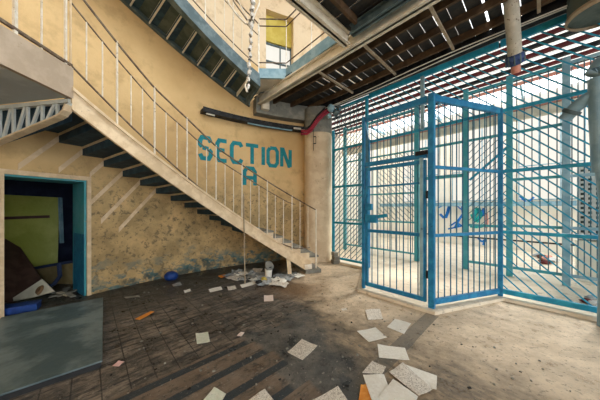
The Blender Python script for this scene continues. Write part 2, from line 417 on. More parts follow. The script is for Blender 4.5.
# roof of the far room: purlins, boards and daylit strips near the fence, then one broad skylight
bm = NB()
slab(bm, [F(5.36,-8,4.80), F(5.36,5.9,4.80), F(7.95,5.9,4.80), F(7.95,-8,4.80)], (0,0,.06))
struct(link('ceiling_far', bm, 'plank'))
for k, (d, wd) in enumerate([(5.62,.03),(5.86,.05),(6.12,.05),(6.42,.11),(6.82,.09),(7.13,.06),(7.42,.07),(7.72,.06)]):
    bm = NB(); slab(bm, [F(d-wd/2,-7.9,4.71), F(d-wd/2,5.85,4.71), F(d+wd/2,5.85,4.71), F(d+wd/2,-7.9,4.71)], (0,0,.08))
    struct(link('window_%d' % (k+20), bm, 'skystrip'))
for k, (d, m_) in enumerate([(5.5,'slate'),(5.74,'black'),(5.98,'redbeam'),(6.25,'black'),(6.60,'redbeam'),(7.0,'black'),(7.27,'redbeam'),(7.57,'black'),(7.86,'pink')]):
    bm = NB(); bar(bm, F(d,-7.9,4.72), F(d,5.85,4.72), .09, .07)
    nm = {'redbeam':'dark red','black':'blackened','slate':'slate blue','pink':'salmon pink'}[m_]
    od = ['nearest the fence','second from the fence','third from the fence','fourth from the fence','fifth from the fence','sixth from the fence','seventh from the fence','eighth from the fence','farthest from the fence'][k]
    tag(link('roof_purlin', bm, m_), '%s roof purlin between daylit strips beyond the fence, %s' % (nm, od), 'beam', 'purlins of the far roof')
r = bpy.data.objects.new('window_14', None); COL.objects.link(r); struct(r)
bm = NB()
for k in range(6): bar(bm, F(8.2,5.6-k*2.6,5.52), F(11.5,5.6-k*2.6,5.52), .05, .10)
link('skylight_ribs', bm, 'greyblue', r)

# main ceiling: a plank deck carried by joists
bm = NB()
s = -5.0
while s < 5.6:
    g = R.choice((.006,.01,.018,.034))
    d1 = 5.45
    for _ in range(3):
        lim = -1.235+math.sqrt(max(0, (RW-.03)**2-(d1-1.79)**2))
        if s+.2 > lim: d1 = 1.79+math.sqrt(max(0,(RW-.03)**2-(s+.2+1.235)**2))
    if d1 > 3.6: slab(bm, [F(3.44,s,4.74), F(3.44,s+.2-g,4.74), F(d1,s+.2-g,4.74), F(d1,s,4.74)], (0,0,.022))
    s += .2
d = -2.0
while d < 3.4:
    g = R.choice((.006,.01,.022))
    slab(bm, [F(d,-5,4.74), F(d,2.4,4.74), F(d+.2-g,2.4,4.74), F(d+.2-g,-5,4.74)], (0,0,.022)); d += .2
struct(link('ceiling', bm, 'plank'))
# deck beams
def beam(pts, mat, w_, h_, label, name='ceiling_beam', group=None, flange=True):
    p, q = pts; t = thing(name, label, 'beam', group)
    dn = (Vector(q)-Vector(p)).normalized()
    bm = NB(); bar(bm, p, q, w_*.25, h_); link('web', bm, mat, t)
    for sg in (-1,1):
        b2 = NB(); z = Vector((0,0,sg*(h_/2-.012))); bar(b2, Vector(p)+z, Vector(q)+z, w_, .024); link('flange', b2, mat, t)
    rebase(t, Vector(p)); return t
beam((F(3.50,-4.6,4.60), F(3.50,5.35,4.60)), 'beam', .16, .22, 'long pale steel beam crossing the ceiling from the stair head towards upper right', 'steel_beam')
beam((F(-1.5,2.36,4.61), F(3.38,2.36,4.61)), 'beam', .14, .22, 'pale steel beam closing the stairwell opening, meeting the long beam at its top', 'steel_beam')
beam((F(3.28,-4.5,4.63), F(3.28,2.2,4.63)), 'slate', .12, .16, 'thin slate blue steel joist just in front of the long pale beam', 'steel_joist')
for d, lb in ((3.92,'nearer the long pale beam'),(4.42,'midway between long beam and fence'),(4.92,'closest to the fence top')):
    bm = NB(); e = -1.235+math.sqrt((RW-.04)**2-(d-1.79)**2)-.05
    bar(bm, F(d,-4.6,4.68), F(d,e,4.675), .05, .12)
    tag(link('timber_joist', bm, 'joist'), 'brown timber joist under dark plank deck, '+lb, 'joist', 'timber joists of the deck')
for s, lb in ((2.06,'beside the stairwell edge'),(1.45,'second from the stairwell edge'),(.85,'third from the stairwell edge'),(.2,'fourth from the stairwell edge')):
    bm = NB(); bar(bm, F(-1.5,s,4.68), F(3.2,s,4.675), .05, .12)
    tag(link('timber_joist', bm, 'joist'), 'brown timber joist over the front of the room, '+lb, 'joist', 'timber joists of the front deck')
for s, lb in ((3.3,'farthest left, near the round wall'),(2.19,'under the stairwell corner'),(1.10,'right of the stairwell corner'),(0.0,'above the cage corner'),(-1.1,'farthest right')):
    bm = NB(); bar(bm, F(3.58,s,4.575), F(4.98,s,4.575), .04, .04)
    tag(link('cross_strut', bm, 'copper'), 'tan cross strut under the deck joists, '+lb, 'strut', 'cross struts under the deck')
# dark steel edge above the fence
bm = NB(); bar(bm, F(5.20,-4.8,4.64), F(5.20,4.55,4.64), .12, .18)
tag(link('edge_girder', bm, 'black'), 'blackened girder along the deck edge above the teal fence', 'beam')
for k, (d, z, lb) in enumerate([(4.98,4.50,'front one'),(5.06,4.49,'back one, nearer the fence')]):
    bm = NB(); tube(bm, [F(d, s_, z+.03*math.sin(s_*1.3+k)) for s_ in frange(-4.4,4.3,36)], .010, 6)
    tag(link('conduit', bm, 'tube'), 'thin white conduit running below the deck edge, '+lb, 'conduit', 'white conduits over the fence')

# ------------------------------------------------------------------ lower staircase
LO = lambda t: .1+.0648*(t-21.6)
HAND = [(18.3,1.55),(31.4,2.21),(42.1,2.75),(48.3,3.19),(53.9,3.545),(58.9,3.97),(62.5,4.285),(66,4.59)]
TOP = [(18,.34),(20,.40),(40,1.53),(64,3.09)]
st = thing('staircase', 'curved cream staircase with dark steps climbing left along the ochre wall', 'staircase')
RI = 5.57; T0, T1 = 18.6, 63.7
low = lambda t: max(.02, LO(t)) 
hi = lambda t: LO(t)+.26 if t > 23 else LO(t)+.26+(23-t)*.012
bm = NB(); arcwall(bm, RI-.02, RI+.03, frange(T0+1.2, T1, 60), low, lambda t: max(hi(t), .12)); link('stringer', bm, 'cream', st, smooth=30)
bm = NB(); arcwall(bm, RI-.045, RI-.018, frange(T0+1.5, T1, 60), lambda t: max(hi(t),.14)-.03, lambda t: max(hi(t),.14)+.012); link('stringer_flange', bm, 'cream', st, smooth=30)
bm = NB(); arcwall(bm, RI-.05, RI+.10, frange(19.6, 21.6, 3), .10, .22); link('toe_plate', bm, 'white', st)['label'] = 'white flaking toe of the stringer'
bm = NB(); arcwall(bm, RI-.08, RW-.05, frange(17.2, 21.4, 4), 0, .09); link('base_block', bm, 'concgrey', st)
k = 0; t = 17.6
while t < 62.6:
    zt = lerp(TOP, t+2.0); und = LO(t+1.0)+.10
    bm = NB()
    if zt < 1.15:       # solid lower steps with pale ends
        arcwall(bm, RI+.035, RW-.03, frange(t, t+2.42, 2), max(.0, lerp(TOP, t-.4)-.10), zt-.02)
        link('step', bm, 'conc', st)
        b2 = NB(); arcwall(b2, RI+.03, RW-.03, frange(t-.15, t+2.4, 2), zt-.02, zt+.02); link('tread', b2, 'concgrey', st)
    else:
        arcwall(bm, RI+.03, RW-.02, frange(t-.15, t+2.5, 2), und+.05, und+.09); link('tread', bm, 'tread', st)
        b2 = NB(); arcwall(b2, RI+.03, RW-.02, [t+2.38, t+2.5], und+.09, und+.09+.155); link('riser', b2, 'tread', st)
        b3 = NB(); arcwall(b3, RI+.03, RW-.01, [t-.15, t+.16], und+.01, und+.05); link('nosing_bar', b3, 'cream', st)
    k += 1; t += 2.4
# cream strips standing in for light falling through the stair gaps onto the wall
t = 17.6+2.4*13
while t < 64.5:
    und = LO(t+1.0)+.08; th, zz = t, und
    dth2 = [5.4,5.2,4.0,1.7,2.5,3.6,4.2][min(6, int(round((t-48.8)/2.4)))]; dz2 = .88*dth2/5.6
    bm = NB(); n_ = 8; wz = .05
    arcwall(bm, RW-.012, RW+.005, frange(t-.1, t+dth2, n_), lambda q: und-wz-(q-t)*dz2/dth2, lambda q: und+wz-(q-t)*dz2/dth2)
    link('wall_light_band', bm, 'cream', st); t += 2.4
# railing
def railing(root, r, tab, off, ths, mat, rr, name):
    bm = NB(); tube(bm, [P(r, t, lerp(tab, t)+off) for t in ths], rr*.8, 6); return link(name, bm, mat, root, smooth=40)
railing(st, RI, HAND, 0, frange(18.3, 66, 48), 'rail', .018, 'handrail')
MIDO = [(18.3,-.01),(26,-.20),(66,-.24)]
bm = NB(); tube(bm, [P(RI, t, lerp(HAND,t)+lerp(MIDO,t)) for t in frange(24, 66, 42)], .010, 6); link('middle_rail', bm, 'rail', st, smooth=40)
LOWR = [(18.3,.62),(24,.62),(33,.98),(48.7,2.17),(56.5,2.78),(63.7,3.37)]
bm = NB(); tube(bm, [P(RI, t, lerp(LOWR,t)) for t in frange(20, 63.7, 44)], .012, 6); link('lower_rail', bm, 'rail', st, smooth=40)
BX = [316,308,300,292,283.5,275.3,267.3,259,250.5,242,233.5,225,216,206.5,197,187,177,166,154.5,142.5,131,117,102.5,86.5]
for k in range(24):
    t = th_at(BX[k], RI); bm = NB()
    if k % 3 == 0:
        z0 = max(.1, LO(t)+.2)
        tube(bm, [P(RI, t, z0), P(RI, t, lerp(HAND,t)+.02)], .014 if k else .02, 6)
        link('post' if k else 'newel_post', bm, 'white', st)
    else:
        tube(bm, [P(RI, t, lerp(LOWR,t)), P(RI, t, lerp(HAND,t)+(lerp(MIDO,t) if t > 24 else 0))], .0085, 5)
        link('baluster', bm, 'white', st)
bm = NB(); bar(bm, P(RI+.05, 25.2, 0), P(RI+.05, 25.6, .40), .09, .09, (1,0,0)); link('prop', bm, 'cream', st)
# landing at the head of the lower stair
LX = -2.84
bm = NB(); hexa(bm, [(LX-.03,.6,2.96),(LX+.02,.6,2.96),(LX+.02,2.80,2.96),(LX-.03,2.80,2.96),
                     (LX-.03,.6,3.30),(LX+.02,.6,3.30),(LX+.02,2.80,3.34),(LX-.03,2.80,3.34)]); link('landing_fascia', bm, 'fascia', st)
e1 = Vector((LX,2.80,0)); dr = Vector((-.985,.17,0)); e2 = e1+dr*1.72
bm = NB(); slab(bm, [(LX,.6,2.98), (LX,2.80,2.98), e2+Vector((0,0,2.98)), (-4.9,.6,2.98)], (0,0,.08)); link('landing_plate', bm, 'soffit', st)
bm = NB(); bar(bm, (LX-.02,2.2,2.97), (-4.6,2.4,2.97), .02, .02); link('landing_joist', bm, 'soffit', st)
bm = NB(); slab(bm, [tuple(e1+dr*.12+Vector((0,.09,2.72))), tuple(e1+dr*1.7+Vector((0,.09,2.40))), tuple(e1+dr*1.7+Vector((0,.09,2.96))), tuple(e1+dr*.12+Vector((0,.09,2.96)))], (0,.01,0)); link('end_plate', bm, 'tread', st)
# tapering truss bracket under the landing edge, with a curved end
def tr(s, z): p = e1+dr*s; return (p.x, p.y, z)
def zb(s):   # lower chord
    return 2.90-.10*min(1, s/.10)**.5-.32*min(1,(s/1.2))**1.0
bm = NB()
bar(bm, tr(.02,2.93), tr(1.7,2.93), .05, .045)
pts = [0,.03,.08,.15,.25,.4,.6,.8,1.0,1.2,1.45,1.7]
for a, b in zip(pts, pts[1:]): bar(bm, tr(a, zb(a)), tr(b+.01, zb(b)), .05, .045)
s = .22; fl_ = True
while s < 1.6:
    z0 = zb(s)
    bar(bm, tr(s, z0), tr(s, 2.92), .025, .03, (1,0,0)); bar(bm, tr(s+.04, 2.92), tr(s+.18, zb(s+.18)), .025, .03, (1,0,0)); s += .24
link('truss_bracket', bm, 'truss', st)
bm = NB()
for a, b in zip(pts, pts[1:]): bar(bm, Vector(tr(a, zb(a)-.035))+Vector((0,-.03,0)), Vector(tr(b+.01, zb(b)-.035))+Vector((0,-.03,0)), .09, .02)
link('bracket_rim', bm, 'cream', st)
bm = NB(); slab(bm, [(LX,.6,3.06),(LX,2.80,3.06),e2+Vector((0,0,3.06)),(-4.9,.6,3.06)], (0,0,.22)); link('landing_floor', bm, 'concgrey', st)
# landing railing
bm = NB(); bar(bm, (LX,.6,3.42), (LX,2.80,3.37), .03, .03); link('lower_rail', bm, 'rail', st)
bm = NB(); bar(bm, (LX,.6,4.52), (LX,2.80,4.49), .035, .035); link('handrail', bm, 'rail', st)
for xx, wd in ((15,.028),(41.5,.013),(65.5,.022)):
    Y = -LX*225/(300-xx); bm = NB(); bar(bm, (LX,Y,3.22), (LX,Y,4.5), wd, wd, (0,1,0)); link('post' if wd > .02 else 'baluster', bm, 'white', st)
Y = -LX*225/(300-70.5); bm = NB(); bar(bm, (LX,Y,2.98), (LX,Y,4.6), .016, .016, (0,1,0)); link('post', bm, 'cream', st)
rebase(st, P(RI, 18, 0))

# ------------------------------------------------------------------ upper staircase
us = thing('staircase', 'upper curved slate blue staircase seen from below above the lower stair', 'staircase')
RU = 5.95
UP = [(31.7,4.50),(34.8,4.66),(50.2,5.49),(66,6.34)]
ulo = lambda t: lerp(UP, t)
bm = NB(); arcwall(bm, RU-.03, RU+.02, frange(31.7, 66, 40), ulo, lambda t: ulo(t)+.30); link('stringer', bm, 'slate', us, smooth=30)
bm = NB(); arcwall(bm, RU-.06, RU+.08, frange(31.7, 66, 40), lambda t: ulo(t)-.015, lambda t: ulo(t)+.012); link('stringer_flange', bm, 'slate', us, smooth=30)
wlo = lambda t: lerp([(30,4.46),(40.9,5.08),(50,5.56),(66,6.36)], t)
bm = NB(); arcwall(bm, RW-.10, RW-.005, frange(30.5, 66, 40), wlo, lambda t: wlo(t)+.16); link('wall_stringer', bm, 'slate', us, smooth=30)
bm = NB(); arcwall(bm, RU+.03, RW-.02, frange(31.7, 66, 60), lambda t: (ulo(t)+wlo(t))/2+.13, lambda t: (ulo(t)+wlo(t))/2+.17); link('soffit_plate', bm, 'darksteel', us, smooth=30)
t = 33.6
while t < 65:
    z = (ulo(t)+wlo(t))/2
    bm = NB(); arcwall(bm, RU+.03, RW-.10, [t-.09, t+.09], z+.03, z+.13); link('nosing_bar', bm, 'tube', us)
    bm = NB(); arcwall(bm, RU+.03, RW-.02, [t, t+2.9], z+.21, z+.25); link('tread', bm, 'tread', us)
    t += 2.75
for off, rr, nm in ((1.50,.018,'handrail'),(1.22,.013,'middle_rail'),(.47,.014,'lower_rail')):
    railing(us, RU, UP, off, frange(31.7, 66, 40), 'rail', rr, nm)
for k in range(18):
    t = 31.9+1.95*k; bm = NB()
    if k % 3 == 0: tube(bm, [P(RU,t,ulo(t)+.28), P(RU,t,ulo(t)+1.52)], .014, 6); link('post' if k else 'newel_post', bm, 'white', us)
    else: tube(bm, [P(RU,t,ulo(t)+.47), P(RU,t,ulo(t)+1.22)], .008, 5); link('baluster', bm, 'white', us)
rebase(us, P(RU, 31.7, 4.5))

# gallery edge: slate fascia with railing
ga = thing('gallery', 'slate blue gallery edge with thin railing around the stairwell opening', 'gallery')
A0 = Vector((-.98,5.40,0)); A1 = Vector((-.33,5.42,0)); A2 = F(3.40, 2.42)
for a, b in ((A0,A1),(A1,A2)):
    bm = NB(); bar(bm, a+Vector((0,0,4.825)), b+Vector((0,0,4.825)), .05, .23); link('fascia', bm, 'greyblue', ga)
    L = (b-a).length; nn = max(1, int(L/.75))
    for k in range(1 if a is A1 else 0, nn+1):
        p = a+(b-a)*k/nn
        bm = NB(); tube(bm, [p+Vector((0,0,4.94)), p+Vector((0,0,6.14))], .011, 6); link('post', bm, 'white', ga)
    for z, rr in ((5.09,.013),(5.97,.013),(6.14,.015)):
        bm = NB(); tube(bm, [a+Vector((0,0,z)), b+Vector((0,0,z))], rr, 6); link('rail', bm, 'rail', ga)
bm = NB(); slab(bm, [A0+Vector((0,0,4.72)), A1+Vector((0,0,4.72)), F(3.44,5.2,4.72), P(RW-.1,31.5,4.72)], (0,0,.1)); link('landing_plate', bm, 'beam', ga)
bm = NB(); bar(bm, A0+Vector((0,0,4.62)), P(RW-.05,31.2,4.62), .06, .22); link('end_beam', bm, 'slate', ga)
bm = NB(); tube(bm, [P(6.1,26,4.7), P(6.6,29.5,4.7)], .012, 5); link('tie', bm, 'slate', ga)
rebase(ga, A0+Vector((0,0,4.6)))
# wire scribble on the railing, dark bundle on the gallery
bm = NB()
sx = [(314,54),(316,45),(318,55),(320,47),(321,53),(324,45),(326,52),(327,44),(325,49),(328,48)]
tube(bm, [at(x, y, 4.72) for x, y in sx], .012, 5)
tag(link('bent_wire', bm, 'black'), 'black bent wire tangled in the gallery railing', 'wire')
bm = NB(); bmesh.ops.create_icosphere(bm, subdivisions=3, radius=1)
for v in bm.verts:
    f = 1+.12*math.sin(5*v.co.x+3*v.co.z)+.06*math.sin(11*v.co.y)
    v.co = Vector((v.co.x*.26*f, v.co.y*.2*f, v.co.z*.17*f))
o = link('bundle', bm, 'black', smooth=60); o.location = F(3.72,2.62,4.95)
tag(o, 'dark bundle lying on the gallery floor behind the railing', 'bag')

# peeling pole hanging beside the upper stair
pp_ = thing('hanging_pole', 'white peeling pole with frayed strands hanging beside the upper stair', 'pole')
bm = NB(); ps, rs = [], []
for k in range(34):
    f = k/33; y = -25+f*117; x = 254-f*6+.7*math.sin(k*1.7)
    ps.append(at(x, y, 4.95)); rs.append(.034+.012*R.random()+(.035 if 18<y<27 else 0)+(.012 if y < 18 else 0)-(.014 if y>78 else 0))
tube(bm, ps, 0, 8, rs); link('pole', bm, 'frayed', pp_, smooth=50)
for k, (pts, r_) in enumerate([([(262,-20),(259,4),(255,14),(251,24)],.016), ([(232,-20),(238,0),(244,12),(249,22)],.012), ([(222,-20),(229,4),(237,15),(246,24)],.022), ([(226,-22),(234,2),(242,13),(247,20)],.014), ([(247,80),(245,86),(247,92)],.02)]):
    bm = NB(); tube(bm, [at(x,y,4.93) for x, y in pts], r_, 6); link('strand', bm, 'white' if k != 3 else 'rail', pp_)
rebase(pp_, at(248,92,4.95))

# ------------------------------------------------------------------ column, lintel, tray
co = thing('column', 'pale plaster column between the ochre wall and the teal fence', 'column')
cc = Vector((.555,7.02,0)); 
def ring(z, rx, ry, bm):
    return [bm.verts.new(cc+Vector((rx*math.copysign(abs(math.cos(a))**.8, math.cos(a)), ry*math.copysign(abs(math.sin(a))**.8, math.sin(a)), z))) for a in [2*math.pi*k/28 for k in range(28)]]
bm = NB(); rows = [ring(z, .415+w_, .40+w_, bm) for z, w_ in ((0,.02),(.25,.02),(.3,0),(3.85,0))]
for A, B in zip(rows, rows[1:]):
    for k in range(28): bm.faces.new([A[k],A[(k+1)%28],B[(k+1)%28],B[k]])
bm.faces.new(rows[0]); bm.faces.new(rows[-1]); link('shaft', bm, 'conc', co, smooth=40)
bm = NB(); rows = [ring(z, .43, .415, bm) for z in (3.85,4.6)]
for k in range(28): bm.faces.new([rows[0][k],rows[0][(k+1)%28],rows[1][(k+1)%28],rows[1][k]])
bm.faces.new(rows[0]); bm.faces.new(rows[1]); link('capital', bm, 'concgrey', co, smooth=40)
bm = NB(); p = at(313.5,140,6.60); box(bm, p, .012, .03, .62); box(bm, p+Vector((.07,.02,.0)), .012,.03,.2); box(bm, p+Vector((.035,.01,.1)), .08,.03,.02); box(bm, p+Vector((.035,.01,-.1)), .08,.03,.02)
link('latch', bm, 'black', co)
rebase(co, cc)
for k, (dx, dy, z, sx_, lb) in enumerate([(.0,-.04,.06,.20,'lowest of the stack'),(.01,-.02,.17,.17,'middle of the stack'),(-.01,.0,.275,.14,'topmost of the stack')]):
    bm = NB(); box(bm, (1.02+dx, 6.52+dy, z), sx_, .2, .11 if k==0 else .1, .3)
    tag(link('concrete_block', bm, 'concgrey', bevel=.008), 'small grey concrete block at the column foot, '+lb, 'block', 'blocks at the column foot')

bm = NB(); arcwall(bm, RW-.28, RW-.005, frange(11, 29.5, 14), 4.28, 4.72)
struct(link('trim_1', bm, 'concgrey', smooth=30))
tb = th_at(261, RW)
bm = NB(); arcwall(bm, RW-.42, RW-.29, [tb-1.0, tb+.8], 4.36, 4.62)
tag(link('junction_box', bm, 'beam', bevel=.01), 'pale square bracket box on the wall under the gallery corner', 'box')
tray = thing('cable_tray', 'long black cable tray with dead tube lamps high on the ochre wall', 'cable tray')
ta, tb2 = th_at(303, RW), th_at(200, RW)
bm = NB(); arcwall(bm, RW-.24, RW-.02, frange(ta, tb2, 20), 3.98, 4.06); link('tray', bm, 'black', tray, smooth=30)
bm = NB(); arcwall(bm, RW-.26, RW-.23, frange(ta, tb2, 20), 3.97, 4.09); link('tray_lip', bm, 'black', tray, smooth=30)
for a, b in ((.03,.10),(.40,.86)):
    bm = NB(); t0 = ta+(tb2-ta)*(1-b); t1_ = ta+(tb2-ta)*(1-a)
    tube(bm, [P(RW-.20, t, 3.955) for t in frange(t0, t1_, 6)], .022, 8); link('tube_lamp', bm, 'tube' if a < .2 else 'greyblue', tray, smooth=40)
bm = NB(); tube(bm, [P(RW-.28, t, 4.00) for t in frange(ta, ta+3.2, 3)], .03, 8); link('tube_lamp', bm, 'tube', tray, smooth=40)
rebase(tray, P(RW-.1, ta, 3.98))
for k, (off, m_, lb) in enumerate([(0,'red','crimson conduit bending up over the column head, upper one'),(-.085,'red','crimson conduit bending up over the column head, lower one'),(.08,'black','black conduit bending up over the column head above the crimson pair')]):
    bm = NB(); tube(bm, [at(x, y-off*34, 6.42+.05*k) for x, y in ((301,131),(307,131),(311,128),(318,118),(324,112),(330,108))], .035, 8)
    tag(link('bent_conduit', bm, m_, smooth=40), lb, 'conduit', 'bent conduits at the column head')
# lumpy fittings, wires above the column
ff = thing('valve_cluster', 'cluster of grey pipe fittings and wires at the fence top beside column', 'pipe fittings')
for k, (x, y, r_) in enumerate([(331,108,.10),(336,113,.08),(329,116,.06),(338,106,.07)]):
    bm = NB(); bmesh.ops.create_icosphere(bm, subdivisions=2, radius=r_)
    for v in bm.verts: v.co *= 1+.25*R.random()
    o = link('fitting', bm, 'slate' if k%2 else 'greyblue', ff, smooth=60); o.location = at(x,y,6.35)
for k in range(7):
    bm = NB(); x0 = 328+R.random()*12; y0 = 103+R.random()*8
    tube(bm, [at(x0,y0,6.3), at(x0+8*R.random(), y0+12*R.random(), 6.3), at(x0-4+14*R.random(), y0+22*R.random(), 6.32)], .012, 5); link('wire', bm, R.choice(['black','tube','slate']), ff)
rebase(ff, at(333,118,6.35))

# ------------------------------------------------------------------ SECTION A
GLY = {
 'S': [[(1,.80),(.82,1),(.18,1),(0,.82),(0,.64),(.18,.53)],[(.22,.51),(.80,.48)],[(.84,.46),(1,.36),(1,.18),(.82,0),(.18,0),(0,.2)]],
 'E': [[(.96,1),(.2,1),(0,.82),(0,.18),(.2,0),(.96,0)],[(.08,.52),(.75,.52)]],
 'C': [[(1,.84),(.82,1),(.2,1),(0,.82),(0,.18),(.2,0),(.82,0),(1,.18)]],
 'T': [[(0,1),(1,1)],[(.5,.93),(.5,0)]],
 'I': [[(.5,1),(.5,0)]],
 'O': [[(.22,1),(.78,1),(1,.82),(1,.18),(.78,0),(.22,0),(0,.18),(0,.82),(.22,1)]],
 'N': [[(0,0),(0,1),(.15,1),(.85,.05),(1,.05)],[(1,0),(1,1)]],
 'A': [[(0,0),(0,.8),(.22,1),(.78,1),(1,.8),(1,0)],[(.05,.44),(.95,.44)]],
}
sg = thing('painted_sign', 'large teal painted letters SECTION A on the ochre round wall', 'painted sign')
def letter(ch, x0, x1, z0, z1, w_=.108):
    bm = NB(); ta, tb = th_at(x0, RW), th_at(x1, RW)
    deg = math.degrees(1/RW)
    a0 = ta-w_/2*deg; a1 = tb+w_/2*deg; z0 += w_/2; z1 -= w_/2
    if ch == 'I': a0 = a1 = (ta+tb)/2
    for pl in GLY[ch]:
        pts = [Vector(((a0+(a1-a0)*x)/deg, z0+(z1-z0)*y)) for x, y in pl]
        L = []; 
        for i, p in enumerate(pts):
            d1_ = (p-pts[i-1]).normalized() if i else (pts[1]-p).normalized()
            d2_ = (pts[i+1]-p).normalized() if i < len(pts)-1 else d1_
            dd = (d1_+d2_).normalized(); nn = Vector((-dd.y, dd.x)); c_ = max(.5, nn.dot(Vector((-d1_.y,d1_.x))))
            L.append((p+nn*w_/2/c_, p-nn*w_/2/c_))
        mk = lambda q, r_: bm.verts.new(P(r_, q.x*deg, q.y))
        rows = [[mk(a, RW-.006), mk(b, RW-.006), mk(b, RW+.003), mk(a, RW+.003)] for a, b in L]
        for A, B in zip(rows, rows[1:]):
            for k in range(4): bm.faces.new([A[k],A[(k+1)%4],B[(k+1)%4],B[k]])
        bm.faces.new(rows[0]); bm.faces.new(rows[-1][::-1])
    link('letter', bm, 'letter', sg)
for ch, a, b in (('S',197.8,212.8),('E',215.2,229),('C',229.8,243.6),('T',244,260),('I',261,265.5),('O',266.3,279),('N',280,291.8)):
    letter(ch, a, b, 2.82, 3.46)
letter('A', 242.7, 256.8, 2.20, 2.80)
rebase(sg, P(RW, th_at(245,RW), 2.2))

# ------------------------------------------------------------------ fence panels
UPV = Vector((0,0,1))
def diag(root, d, s0, s1, z0, z1, sense, mat, sp=.18, w_=.018, name='diagonal_bar', phase=0.0):
    # sense +1 : rises towards +s (away, left);  -1 : rises towards -s
    if s0 > s1: s0, s1 = s1, s0
    L = s1-s0; H = z1-z0; c = phase-H if True else 0
    while c < L:
        # line: z = z0 + (a - c) with a in 0..L along the chosen sense
        a0 = max(0, c); a1 = min(L, c+H)
        if a1-a0 > .03:
            f = (lambda a: s0+a) if sense > 0 else (lambda a: s1-a)
            bm = NB(); bar(bm, F(d, f(a0), z0+a0-c), F(d, f(a1), z0+a1-c), .010, w_, (CA,SA,0)) if False else bar(bm, F(d, f(a0), z0+a0-c), F(d, f(a1), z0+a1-c), w_, .012, (CA,SA,0))
            link(name, bm, mat, root)
        c += sp
def verts(root, p, q, z0, z1, n_, mat, w_=.02, name='bar', skip=()):
    p, q = Vector(p), Vector(q)
    for k in range(1, n_):
        if k in skip: continue
        c = p+(q-p)*k/n_; bm = NB(); tube(bm, [c+UPV*z0, c+UPV*z1], w_/2, 6); link(name, bm, mat, root, smooth=50)
def rails(root, p, q, zs, mat, w_=.045, h_=.06, name='rail'):
    for z in zs:
        bm = NB(); bar(bm, Vector(p)+UPV*z, Vector(q)+UPV*z, w_, h_); link(name, bm, mat, root, bevel=.004)
def post(root, p, z1, mat, w_=.09, z0=0.0, name='post'):
    bm = NB(); bar(bm, Vector(p)+UPV*z0, Vector(p)+UPV*z1, w_, w_, tuple(n)); link(name, bm, mat, root, bevel=.006)

sL = 4.19
# left panel
fa = thing('barred_fence', 'narrow teal barred fence panel between the pale column and the cage', 'fence')
rails(fa, F(DF,sL), F(DF,sH0), (.14,1.17,2.22,3.31,4.5), 'teal'); post(fa, F(DF,sL), 3.9, 'teal', .065, .05); post(fa, F(DF,sH0+.04), 4.5, 'teal', .07, 3.35)
diag(fa, DF+.03, sH0, sL, .16, 4.48, -1, 'bar', .14, .014)
verts(fa, F(DF+.05,sL), F(DF+.05,sH0), .14, 4.5, 6, 'bar', .018)
rebase(fa, F(DF,sL,.05))
# right panel
SR = -3.6
fb = thing('barred_fence', 'wide teal fence panel of diagonal bars right of the blue cage', 'fence')
rails(fb, F(DF,sH1), F(DF,SR), (.14,), 'teal', .05, .085); rails(fb, F(DF,sH1), F(DF,SR), (1.18,2.24,3.31), 'teal', .045, .055); rails(fb, F(DF,sH1), F(DF,SR), (4.5,), 'teal', .05, .11)
diag(fb, DF+.035, SR, sH1, .16, 4.48, +1, 'teal', .18, .02)
rebase(fb, F(DF,sH1,.05))
# upper panel over the cage
fc = thing('barred_fence', 'upper fence panel of diagonal bars above and behind the blue cage', 'fence')
rails(fc, F(DF,sH1+.02), F(DF,sH0-.02), (4.5,), 'teal', .05, .11); rails(fc, F(DF,sH1+.02), F(DF,sH0-.02), (3.31,), 'teal')
diag(fc, DF+.035, sH1+.03, sH0-.03, 3.34, 4.46, +1, 'teal', .18, .018)
post(fc, F(DF-.03, sf(at(423,100,1)*(DF/(.7280*at(423,100,1).x+.6856)))), 4.45, 'greyblue', .07, 3.3)
rebase(fc, F(DF,sH1,3.31))

# ------------------------------------------------------------------ the cage with its gate
cg = thing('security_cage', 'bright blue barred entrance cage with a gate, standing forward of the fence', 'cage')
Z0 = .14; ZT = 3.31
post(cg, G1, 3.38, 'blue', .085, .0, 'corner_post'); post(cg, G0, 3.36, 'blue', .055, .0); post(cg, H1, 3.36, 'blue', .07, .0); post(cg, H0, 3.36, 'blue', .08, .05)
for p, q, k in ((G1,H1,12),(G0,H0,12)):
    dd = (q-p).normalized()*.05
    rails(cg, p+dd, q-dd, (ZT,), 'blue', .06, .10, 'top_rail'); rails(cg, p+dd, q-dd, (2.24,1.17), 'blue', .04, .05); rails(cg, p+dd, q-dd, (Z0,), 'blue', .05, .085)
    verts(cg, p, q, Z0, ZT, k, 'bar' if p is G0 else 'blued', .018)
dd = (G1-G0).normalized()
rails(cg, G0+dd*.05, G1-dd*.06, (ZT,), 'blue', .06, .10, 'top_rail'); rails(cg, G0+dd*.05, G1-dd*.06, (2.43,), 'blue', .06, .075, 'transom')
verts(cg, G0+dd*.05, G1-dd*.06, 2.43, ZT, 9, 'blued', .018, 'transom_bar')
